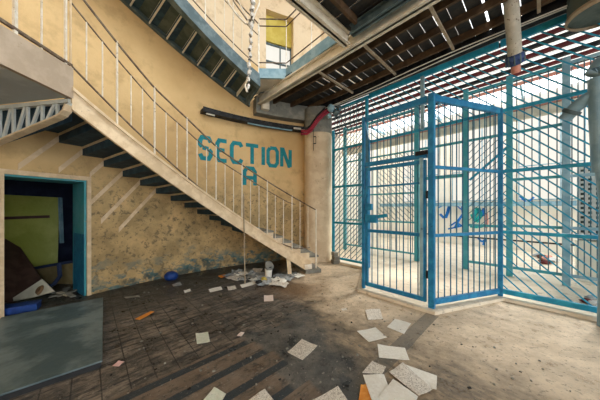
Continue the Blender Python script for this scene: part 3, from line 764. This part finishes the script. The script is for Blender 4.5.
# gate leaf: a part with its own bars
g0, g1 = G0+dd*.06, G1-dd*.085
def sub(bm, name, mat, par, bv=0): return link(name, bm, mat, par, bevel=bv)
bm = NB()
for z, h_ in ((.15,.07),(2.335,.06)): bar(bm, g0+UPV*z, g1+UPV*z, .045, h_)
for p in (g0+dd*.015, g1-dd*.015): bar(bm, p+UPV*.12, p+UPV*2.36, .05, .045, tuple(n))
gl = link('gate', bm, 'blue', cg, bevel=.004)
for z, h_ in ((2.0,.03),(1.17,.055)):
    bm = NB(); bar(bm, g0+UPV*z, g1+UPV*z, .04, h_); sub(bm, 'gate_rail', 'blue', gl)
for k in range(1, 9):
    c = g0+(g1-g0)*k/9; bm = NB(); tube(bm, [c+UPV*.15, c+UPV*2.33], .009, 6); sub(bm, 'gate_bar', 'blued', gl)
for a, b, z, h_ in ((.0,.14,1.62,.12),(.0,.24,1.40,.15)):
    bm = NB(); bar(bm, g0+dd*a-n*.03+UPV*z, g0+dd*b-n*.03+UPV*z, .06, h_); sub(bm, 'lock_box', 'blue', gl, .006)
bm = NB(); bar(bm, g0+dd*.25-n*.03+UPV*1.44, g0+dd*.42-n*.03+UPV*1.47, .03, .06); sub(bm, 'bolt', 'teal', gl)
for z in (.5, 1.75):
    bm = NB(); tube(bm, [g1+dd*.03-n*.03+UPV*z, g1+dd*.03-n*.03+UPV*(z+.12)], .02, 8); sub(bm, 'hinge', 'black', gl)
bm = NB(); bar(bm, G1-dd*.22-n*.05+UPV*2.47, G1-dd*.04-n*.07+UPV*2.47, .04, .06); link('door_closer', bm, 'black', cg)
bm = NB(); bar(bm, G1-dd*.14-n*.02+UPV*.2, G1-dd*.14-n*.02+UPV*2.4, .05, .04, tuple(n)); link('hanging_stile', bm, 'greyblue', cg)
rebase(cg, G1)

# ------------------------------------------------------------------ second grille, behind
def sg_at(x):
    a = (x-300)/225; t = DG/(CA*a+SA); return -SA*a*t+CA*t
x418, x466, x510, x565 = sg_at(417), sg_at(466), sg_at(509.5), sg_at(566)
x368 = sg_at(345)
gr = thing('barred_screen', 'inner teal barred screen left of the inner doorway', 'fence')
rails(gr, F(DG,x368), F(DG,x418), (.25,1.17,2.05,3.3,4.5), 'teal2', .04, .05); post(gr, F(DG,x418), 4.6, 'teal2', .12, .05); post(gr, F(DG,x368), 4.6, 'teal2', .1, .05)
ns = int((x368-x418)/.125); verts(gr, F(DG,x368), F(DG,x418), .25, 4.5, ns, 'bar', .018)
diag(gr, DG+.03, x418, x418+(x368-x418)*.5, 1.19, 3.28, +1, 'bar', .17, .014)
rebase(gr, F(DG,x418,.05))
gd = thing('barred_screen', 'inner screen panel with slanting bars right of the inner doorway', 'fence')
rails(gd, F(DG,x466), F(DG,x510), (.25,1.17,3.3,4.5), 'teal2', .04, .06); post(gd, F(DG,x466), 4.6, 'teal2', .10, .05); post(gd, F(DG,x510), 4.6, 'teal2', .11, .05)
verts(gd, F(DG,x466), F(DG,x510), .25, 4.5, int((x466-x510)/.125), 'bar', .018)
diag(gd, DG+.03, x510, x466, 1.19, 3.28, -1, 'bar', .17, .014)
bm = NB(); bar(bm, F(DG-.03,x466-.08,2.3), F(DG-.03,x510+.02,3.0), .03, .05); link('brace', bm, 'teal', gd)
bm = NB(); bar(bm, F(DG,x418-.06,2.44), F(DG,x466+.06,2.44), .06, .09); link('door_head', bm, 'teal2', gd)
bm = NB(); bar(bm, F(DG,x418-.06,3.3), F(DG,x466+.06,3.3), .05, .06); link('rail', bm, 'teal2', gd)
verts(gd, F(DG,x418), F(DG,x466), 2.44, 4.5, 8, 'bar', .018)
rebase(gd, F(DG,x466,.05))
ge = thing('barred_screen', 'inner screen of upright bars behind the wide right fence panel', 'fence')
rails(ge, F(DG,x510), F(DG,x565), (.25,1.2,2.24,3.3,4.5), 'teal2', .04, .06); 
verts(ge, F(DG,x510), F(DG,x565), .25, 4.5, int((x510-x565)/.115), 'bar', .018)
rebase(ge, F(DG,x510,.05))
xe = x565-2.6
gf = thing('barred_screen', 'inner screen of close upright bars right of the pale blue pillar', 'fence')
rails(gf, F(DG,x565), F(DG,xe), (.25,1.2,2.24,4.5), 'greyblue', .04, .06)
verts(gf, F(DG,x565), F(DG,xe), .25, 4.5, 34, 'bar', .018)
rebase(gf, F(DG,x565,.05))
bm = NB(); bar(bm, F(DG-.05,x565,.05), F(DG-.05,x565,4.6), .11, .10, tuple(n))
tag(link('pillar', bm, 'greyblue', bevel=.01), 'pale blue steel pillar behind the wide right fence panel', 'pillar')

# beam with salmon band beyond
fbm = thing('far_beam', 'grey beam with a salmon pink band crossing the far room', 'beam')
bm = NB(); bar(bm, F(8,-4,3.95), F(8,5.8,3.95), .12, .22); link('web', bm, 'beam', fbm)
bm = NB(); bar(bm, F(8,-4,4.13), F(8,5.8,4.13), .14, .10); link('band', bm, 'pink', fbm)
rebase(fbm, F(8,-4,3.84))
for s in (5.0, -3.2):
    bm = NB(); bar(bm, F(8.1,s,.05), F(8.1,s,3.84), .14, .14, tuple(n))
    tag(link('far_post', bm, 'greyblue'), 'grey blue post under the far beam, '+('left end' if s > 0 else 'right end'), 'post')
# graffiti on the back wall
def bw(x, y):
    a = (x-300)/225; t = 11.38/(CA*a+SA); return Vector((a*t, t, 1.6-(y-208)/225*t))
gfi = thing('graffiti', 'blue and green sprayed graffiti on the far pale wall', 'graffiti')
for k, (m_, r_, pts) in enumerate([
  ('graf',.10,[(440,214),(444,218),(448,213),(449,206),(446,218)]), ('graf',.05,[(438,208),(446,204),(456,205),(462,210)]),
  ('graf',.09,[(462,205),(463,214),(458,221),(455,228),(459,225)]), ('graf',.06,[(450,226),(456,222),(462,226),(448,229)]),
  ('grafg',.14,[(472,214),(476,222),(481,215),(478,208),(474,216)]), ('graf',.10,[(479,210),(482,216),(484,208)]),
  ('grafg',.12,[(470,226),(478,227),(486,225)]), ('pink',.10,[(486,213),(487,222),(486,228)]),
  ('graf',.07,[(478,238),(482,242),(486,239),(483,245)]), ('graf',.06,[(520,196),(527,203),(534,197)])]):
    bm = NB()
    for a, b in zip(pts, pts[1:]): bar(bm, bw(*a), bw(*b), r_, .012, tuple(n))
    link('stroke', bm, m_, gfi)
rebase(gfi, bw(462,230))
# pale blue dado rail and bench along the back wall
bm = NB(); bar(bm, F(11.3,-6,1.75), F(11.3,5.8,1.75), .08, .16); tag(link('wall_rail', bm, 'greyblue'), 'pale blue rail fixed along the far wall under the windows', 'rail')
bm = NB(); bar(bm, F(11.25,-6,.42), F(11.25,5.8,.42), .06, .05); tag(link('low_pipe', bm, 'black'), 'dark thin pipe low along the far wall', 'pipe')

# pierced block screen at the far right
bs = thing('block_screen', 'white pierced block screen at the far right behind the bars', 'screen')
bm = NB(); sA, sB = sg_at(583)*1.0, sg_at(583)-1.5; DS = 7.7
for i in range(16):
    s_ = sA-.1*i; bar(bm, F(DS,s_,.95), F(DS,s_,2.45), .045, .08, tuple(n))
for j in range(16): bar(bm, F(DS,sA+.02,.95+.1*j), F(DS,sA-1.52,.95+.1*j), .08, .045)
link('lattice', bm, 'brick', bs)
bm = NB(); slab(bm, [F(DS+.12,sA,.9), F(DS+.12,sA-1.5,.9), F(DS+.16,sA-1.5,.9), F(DS+.16,sA,.9)], (0,0,1.6)); link('backing', bm, 'darksteel', bs)
bm = NB(); slab(bm, [F(DS-.1,sA+.04,.05), F(DS-.1,sA-1.56,.05), F(DS+.16,sA-1.56,.05), F(DS+.16,sA+.04,.05)], (0,0,.85)); link('plinth', bm, 'farwall', bs)
rebase(bs, F(DS,sA,.05))
# rubbish heap far right
for k, (x, y, m_, lb) in enumerate([(538,257,'trash','grey lump'),(543,259,'brownp','dark brown scrap'),(548,260,'pink','salmon scrap'),(553,262,'brick','white scrap'),(545,264,'redbeam','dark red scrap'),(590,300,'trash','crumpled grey wrapper'),(586,303,'redbeam','dark red rag'),(594,305,'brick','torn white paper')]):
    bm = NB(); bmesh.ops.create_icosphere(bm, subdivisions=2, radius=.1)
    for v in bm.verts: v.co *= .7+.7*R.random(); v.co.z *= .55; v.co.x *= 1.4
    if k > 4:
        for v in bm.verts: v.co *= .6
    mz = min(v.co.z for v in bm.verts)
    o = link('scrap', bm, m_); o.location = fl(x, y, .05)-Vector((0,0,mz))
    tag(o, lb+(' on the floor behind the inner screen' if k < 5 else ' at the foot of the right fence'), 'rubbish', 'scraps beyond the fence')

# ------------------------------------------------------------------ pipes at the right
dp = thing('drain_pipe', 'peeling cream pipe hanging from the ceiling with a dark blue joint', 'pipe')
pa, pb = at(509.5,-20,3.25), at(515,57,3.62)
bm = NB(); tube(bm, [pa, pb], .088, 18); link('pipe', bm, 'pipe', dp, smooth=40)
bm = NB(); dv = (pb-pa).normalized()
tube(bm, [pb-dv*.04, pb-dv*.02, pb+dv*.03, pb+dv*.05, pb+dv*.10, pb+dv*.12], .15, 18, [.095,.12,.12,.105,.12,.085]); link('joint', bm, 'joint', dp, smooth=30)
bm = NB(); tube(bm, [pb+dv*.12, pb+dv*.24], .06, 12); link('stub', bm, 'pink', dp, smooth=40)
for k in range(10):
    a = k*.63; a1_ = dv.cross(Vector((0,1,0))).normalized(); a2_ = a1_.cross(dv)
    c = pb+dv*.01+(a1_*math.cos(a)+a2_*math.sin(a))*.115
    bm = NB(); tube(bm, [c-dv*.04, c+dv*.10], .010, 6); link('bolt', bm, 'slate', dp)
rebase(dp, pb)
tk = thing('duct', 'large dark grey round duct with a cream rim at the top right', 'duct')
c0 = at(605,9,3.0)
bm = NB(); tube(bm, [c0, c0+Vector((0,0,.30))], .33, 32); link('drum', bm, 'darksteel', tk, smooth=40)
bm = NB(); tube(bm, [c0-Vector((0,0,.05)), c0-Vector((0,0,.02)), c0+Vector((0,0,.02))], .38, 32, [.325,.352,.345], caps=False); link('rim', bm, 'copper', tk, smooth=40)
rebase(tk, c0)
vp = thing('riser_pipe', 'pale blue upright pipe with a flanged elbow at the right edge', 'pipe')
b0 = at(599,80,3.05); 
bm = NB(); tube(bm, [at(598,78,3.05), at(599,120,3.05), at(602,172,3.05)], .09, 18); link('pipe', bm, 'bluepipe', vp, smooth=40)
bm = NB(); tube(bm, [at(598,79,3.05), at(598,72,3.05), at(603,64,3.05), at(616,58,3.05)], .115, 16); link('elbow', bm, 'bluepipe', vp, smooth=40)
bm = NB(); tube(bm, [at(598,92,3.06), at(587,98,3.14), at(575,108,3.25), at(564,120,3.35)], .1, 14, [.07,.075,.08,.075]); link('branch', bm, 'bluepipe', vp, smooth=40)
bm = NB(); tube(bm, [at(573,110,3.27), at(570,113.5,3.30)], .105, 16); link('flange', bm, 'slate', vp, smooth=40)
bm = NB(); tube(bm, [at(601,165,3.05), at(606,205,3.05), fl(604,327)], .06, 12); link('lower_pipe', bm, 'bluepipe', vp, smooth=40)
rebase(vp, fl(604,327))

# ------------------------------------------------------------------ storeroom contents
ol = thing('leaning_door', 'olive green door leaf leaning inside the dark storeroom', 'door')
a, b = Vector((-5.42,5.02,0)), Vector((-6.35,4.30,0)); nn = (b-a).cross(UPV).normalized()*.04
bm = NB(); lean = Vector((-.12,.16,0)); hexa(bm, [a,b,b+nn,a+nn, a+lean+UPV*1.84, b+lean+UPV*1.9, b+lean+nn+UPV*1.9, a+lean+nn+UPV*1.84]); link('leaf', bm, 'olive', ol)
nv = -nn.normalized()*(-1)
mid = lambda f, z: a+(b-a)*f+lean*(z/1.85)+UPV*z
off = Vector((.72,-.69,0)).normalized()*.05
bm = NB(); bar(bm, mid(.12,1.41)+off, mid(.95,1.38)+off, .03, .06); link('slot', bm, 'brownp', ol)
bm = NB(); bar(bm, mid(-.05,.80), mid(-.01,1.84), .05, .05, (1,0,0)); link('edge_strip', bm, 'greyblue', ol)
rebase(ol, a)
def lump(name, quad, thick, mat, label, cat):
    bm = NB(); slab(bm, quad, thick); return tag(link(name, bm, mat), label, cat)
lump('brown_board', [fl(14,303), at(46,286,4.15), at(20,248,4.6), at(-14,228,4.4), at(-22,300,3.7)], (-.02,.03,0), 'brownp', 'dark brown board leaning inside the left of the doorway', 'board')
lump('cream_board', [at(5,303,3.78), at(42,279,4.06), at(54,291,4.0), at(33,297,3.86)], (0,.02,-.015), 'creamb', 'cream triangular board with a dark hole lying in the doorway', 'board')
bm = NB(); bmesh.ops.create_cone(bm, cap_ends=True, segments=14, radius1=.085, radius2=.06, depth=.03)
o = link('hole_cover', bm, 'skin'); o.location = at(39,290,3.92); o.rotation_euler = (rad(65),0,rad(-20)); tag(o, 'rusty round disc lying on the cream board', 'disc')
bm = NB(); box(bm, (0,0,.05), .40, .2, .10); box(bm, (0,0,.105), .42, .22, .012)
o = link('tub', bm, 'bluetub', bevel=.008); o.location = fl(20,311.5); o.rotation_euler = (0,0,rad(35)); tag(o, 'low blue plastic tub on the doorway threshold', 'tub')
lump('dado_board', [at(34,290,4.75), at(73,284,4.75), at(73,263,4.75), at(34,268,4.75)], (-.02,.03,0), 'dado', 'brown board standing behind the olive door', 'board')
bm = NB(); tube(bm, [at(30,269,4.6), at(58,264,4.6), at(76,261,4.65)], .028, 8); tube(bm, [at(59,264,4.58), at(60,276,4.5), at(54,284,4.4), at(46,288,4.3)], .035, 8)
tag(link('blue_pipe', bm, 'navy', smooth=40), 'dark blue bent pipe in front of the brown storeroom board', 'pipe')
for k in range(7):
    bm = NB(); x = 46+R.random()*34; y = 292+R.random()*5
    c = fl(x, y); a_ = R.random()*3
    bar(bm, c+Vector((-.15*math.cos(a_),-.15*math.sin(a_),.02)), c+Vector((.15*math.cos(a_),.15*math.sin(a_),.04)), .07, .02)
    tag(link('wood_scrap', bm, R.choice(['concgrey','slate','creamb'])), 'grey wood scrap on the storeroom threshold', 'scrap', 'wood scraps on the threshold')

# door leaf lying on the floor, front left
A = Vector((-3.37,3.835,0)); ex = Vector((.657,-.754,0)); ey = Vector((-.754,-.657,0))
dl = thing('fallen_door', 'grey blue door leaf lying flat on the floor before the doorway', 'door')
bm = NB(); slab(bm, [A, A+ex*2.09, A+ex*2.09+ey*1.05, A+ey*1.05], (0,0,.055)); link('core', bm, 'slabe', dl)
bm = NB(); q = -.006; slab(bm, [p+UPV*.055 for p in (A-ex*.01-ey*.01, A+ex*2.1-ey*.01, A+ex*2.1+ey*1.06, A+ey*1.06-ex*.01)], (0,0,.018)); link('facing', bm, 'slab', dl, bevel=.004)
rebase(dl, A)

# rod standing in front of the stair
bm = NB(); tube(bm, [P(5.50, th_at(245,5.5), 0), P(5.50, th_at(243.5,5.5), 1.9)], .013, 6)
tag(link('rod', bm, 'copper'), 'thin tan rod standing upright in front of the stair stringer', 'rod')

# ------------------------------------------------------------------ papers and litter
def sheet(px, mat, label, grp='loose papers on the floor', name='paper_sheet', z=.004, curl=.012):
    c = [fl(x, y, z) for x, y in px]
    bm = NB(); N = 6; g = [[None]*(N+1) for _ in range(N+1)]; ph = R.random()*6
    for i in range(N+1):
        for j in range(N+1):
            a_, b_ = i/N, j/N
            p = (c[0]*(1-a_)+c[1]*a_)*(1-b_)+(c[3]*(1-a_)+c[2]*a_)*b_
            p.z = z+.003+curl*max(0, math.sin(ph+a_*3+b_*2.2))**2*(abs(a_-.5)+abs(b_-.5))
            g[i][j] = bm.verts.new(p)
    for i in range(N):
        for j in range(N): bm.faces.new([g[i][j],g[i+1][j],g[i+1][j+1],g[i][j+1]])
    r = bmesh.ops.extrude_face_region(bm, geom=list(bm.faces))
    for v in r['geom']:
        if isinstance(v, bmesh.types.BMVert): v.co.z -= .003
    return tag(link(name, bm, mat), label, 'paper' if name == 'paper_sheet' else 'card', grp)
sheet([(287.5,352.5),(302,339.2),(317.5,346.5),(302.5,360)], 'paper2', 'printed pale sheet lying alone in mid floor')
sheet([(357,332),(375.5,327.5),(387,337.5),(368.75,342)], 'paper', 'white sheet left of the strip running from the cage corner')
sheet([(387,327),(395,319),(411,324),(404,334)], 'paper', 'white sheet nearest the cage corner post')
sheet([(365,310),(380,309),(383,319),(368,320)], 'paper2', 'trodden sheet in front of the gate, farthest of the papers')
sheet([(377.5,345),(405,348),(409.5,360.5),(379,357.5)], 'paper', 'white sheet lying square between the two clusters')
sheet([(362,373),(372,361),(386,368),(382,374)], 'paper2', 'small spotted sheet touching the top of the paper pile')
sheet([(363,375),(384,375),(397,408),(374,408)], 'paper', 'long white sheet left in the paper pile', z=.006)
sheet([(370,408),(393,379.5),(418,397),(412,412)], 'paper', 'white sheet on top at the front of the paper pile', z=.012)
sheet([(389,372),(403,363.5),(433,389),(419,397)], 'paper2', 'grey written sheet folded over in the paper pile', z=.012)
sheet([(402,363.5),(437,376),(436.5,391),(420,385)], 'paper', 'bright white sheet at the right of the paper pile', z=.006)
sheet([(361,386),(366,384),(372,401),(358,404)], 'orange', 'orange card sticking out left of the paper pile', 'coloured cards', 'card')
sheet([(308,404),(338,386),(350,404),(330,414)], 'paper2', 'spotted grey sheet at the bottom edge, left of the paper pile')
sheet([(243,404),(265,389.5),(276,403),(255,415)], 'paper2', 'spotted grey sheet at the bottom edge, mid picture')
sheet([(200,404),(214,388),(226,394),(219,408)], 'paperg', 'green tinted sheet at the bottom edge')
sheet([(195.5,334),(208,332),(210,342),(197,344)], 'paperg', 'small green tinted square sheet left of mid floor')
sheet([(237,336),(241,332),(244.5,332.5),(241,337)], 'palep', 'tiny pale pink slip beside the tile strip ends', 'coloured cards', 'card')
sheet([(135,319),(151,311),(154.5,312.5),(139.5,320)], 'orange', 'orange card on the dark floor near the round wall', 'coloured cards', 'card')
sheet([(112.5,366),(118,361.5),(124.5,362),(119,366.5)], 'pinkp', 'pink card beside the fallen door', 'coloured cards', 'card')
sheet([(218,276),(225,274),(228,276),(221,278)], 'orange', 'small orange card under the stair', 'coloured cards', 'card')
sheet([(264,296),(273,295),(273.5,301),(264,301.5)], 'palep', 'pale pink square card below the rubbish heap', 'coloured cards', 'card')
sheet([(124,297),(138,295.5),(140,297),(126,298.5)], 'concgrey', 'thin grey strip near the wall foot', 'coloured cards', 'card')
for q, m_, lb in (([(172,284.5),(180,282),(182,285),(173.5,287)],'trash','grey slip left in the row below the stair, by the blue ball'),
              ([(183.5,291),(190,288.8),(191,291),(185,293)],'paper','small white slip second in the row below the stair'),
              ([(208.5,289.5),(221,286.5),(222.5,289.5),(210,292.5)],'paper','white slip third in the row below the stair'),
              ([(227,287),(235,285.5),(236.5,289),(228.5,290.5)],'paper2','greyish slip fourth in the row below the stair'),
              ([(240,285),(257,280),(258,283.5),(242,288)],'paper','long white slip at the left foot of the rubbish heap'),
              ([(341,309),(346,308),(347,310),(343,311)],'paper2','tiny slip between stair foot and gate'),
              ([(10,385),(54,371),(58,375),(24,392)],'paper','white crumpled sheet beside the fallen door edge')):
    sheet(q, m_, lb, 'paper slips below the stair')
# small crumbs of plaster and grit that could be counted only by hand
bm = NB()
for k in range(300):
    X = R.uniform(-3.2,3.6); Y = R.uniform(1.7,5.0); r_ = R.uniform(.004,.013)
    if Vector((X-CX,Y-CY)).length > 6.7 or CA*X+SA*Y > 3.6: continue
    if -SA*X+CA*Y > 2.9 and X < -1.9 and Y < 3.9: continue
    box(bm, (X,Y,r_*.5), r_*R.uniform(1,2.4), r_*1.3, r_, R.random()*3)
o = link('grit', bm, 'concgrey'); o['kind'] = 'stuff'; o['label'] = 'scattered grit and plaster crumbs on the floor'; o['category'] = 'grit'
bm = NB()
for k in range(70):
    X = R.uniform(-2.5,3.2); Y = R.uniform(1.7,4.6)
    if CA*X+SA*Y > 3.6 or X < -1.9: continue
    r_ = R.uniform(.006,.014)
    box(bm, (X,Y,r_*.25), r_*R.uniform(1,2.6), r_*1.3, r_*.5, R.random()*3)
o = link('dark_flakes', bm, 'black'); o['kind'] = 'stuff'; o['label'] = 'dark flakes of dirt scattered over the floor'; o['category'] = 'dirt'

# rubbish heap under the stair foot: single crumpled pieces
def crumple(px, py, sx_, sy_, h_, mat, label, z=0, nm='crumpled_sheet', cat='rubbish', grp='crumpled rubbish under the stair'):
    bm = NB(); N = 6; c = fl(px, py); a_ = R.random()*3
    g = [[bm.verts.new((0,0,0)) for j in range(N+1)] for i in range(N+1)]
    for i in range(N+1):
        for j in range(N+1):
            x = (i/N-.5)*sx_+R.uniform(-.1,.1)*sx_/N*2; y = (j/N-.5)*sy_+R.uniform(-.1,.1)*sy_/N*2
            g[i][j].co = (x*math.cos(a_)-y*math.sin(a_), x*math.sin(a_)+y*math.cos(a_), z+.005+h_*R.random())
    for i in range(N):
        for j in range(N): bm.faces.new([g[i][j],g[i+1][j],g[i+1][j+1],g[i][j+1]])
    r = bmesh.ops.extrude_face_region(bm, geom=list(bm.faces))
    for v in r['geom']:
        if isinstance(v, bmesh.types.BMVert): v.co.z = max(.001, v.co.z-.004)
    o = link(nm, bm, mat); o.location = c; return tag(o, label, cat, grp)
spots = [(232,275),(237,272),(242,275),(247,271),(252,274),(257,271),(261,275),(265,279),(258,279),(250,278),(243,279),(236,278),
         (281,276),(286,279),(276,280),(271,283),(266,284),(279,285),(262,282),(292,275),(298,276),(288,273)]
for k, (x, y) in enumerate(spots):
    m_ = ['trash','trash','paper','concgrey','trash','paper2'][k%6]
    crumple(x, y, R.uniform(.22,.42), R.uniform(.16,.3), R.uniform(.015,.055), m_, 'crumpled grey and white paper in the rubbish heap below the stair')
bg_ = thing('bucket', 'dirty white bucket with a tipped lid behind the rubbish heap', 'bucket')
c = fl(268.5,277)
bm = NB(); tube(bm, [c, c+UPV*.20], .1, 18, [.075,.09]); link('body', bm, 'paper', bg_, smooth=40)
bm = NB(); tube(bm, [c+Vector((0,0,.245)), c+Vector((.03,-.03,.275))], .11, 18); link('lid', bm, 'concgrey', bg_, smooth=40)
bm = NB(); tube(bm, [c+UPV*.20, c+UPV*.245], .08, 18); link('neck', bm, 'black', bg_, smooth=40)
rebase(bg_, c)
for k, (x, y, m_, lb) in enumerate([(259,284,'black','black lump left in the rubbish heap'),(264,281,'yellow','yellow wrapper in the rubbish heap'),(283,283,'paper','white lump right in the rubbish heap')]):
    bm = NB(); bmesh.ops.create_icosphere(bm, subdivisions=2, radius=.07)
    for v in bm.verts: v.co *= .8+.5*R.random(); v.co.z *= .6
    mz = min(v.co.z for v in bm.verts); o = link('wrapper', bm, m_); o.location = fl(x,y)-UPV*mz; tag(o, lb, 'rubbish')
# blue ball
bm = NB(); bmesh.ops.create_icosphere(bm, subdivisions=3, radius=.125)
for v in bm.verts:
    v.co.x *= 1.15; v.co.z *= .85; v.co *= 1+.03*math.sin(9*v.co.x*8)
    if v.co.z < -.09: v.co.z = -.09
o = link('deflated_ball', bm, 'bluetub', smooth=60); o.location = fl(171,280)+UPV*.09
tag(o, 'deflated dark blue ball lying at the foot of the wall', 'ball')
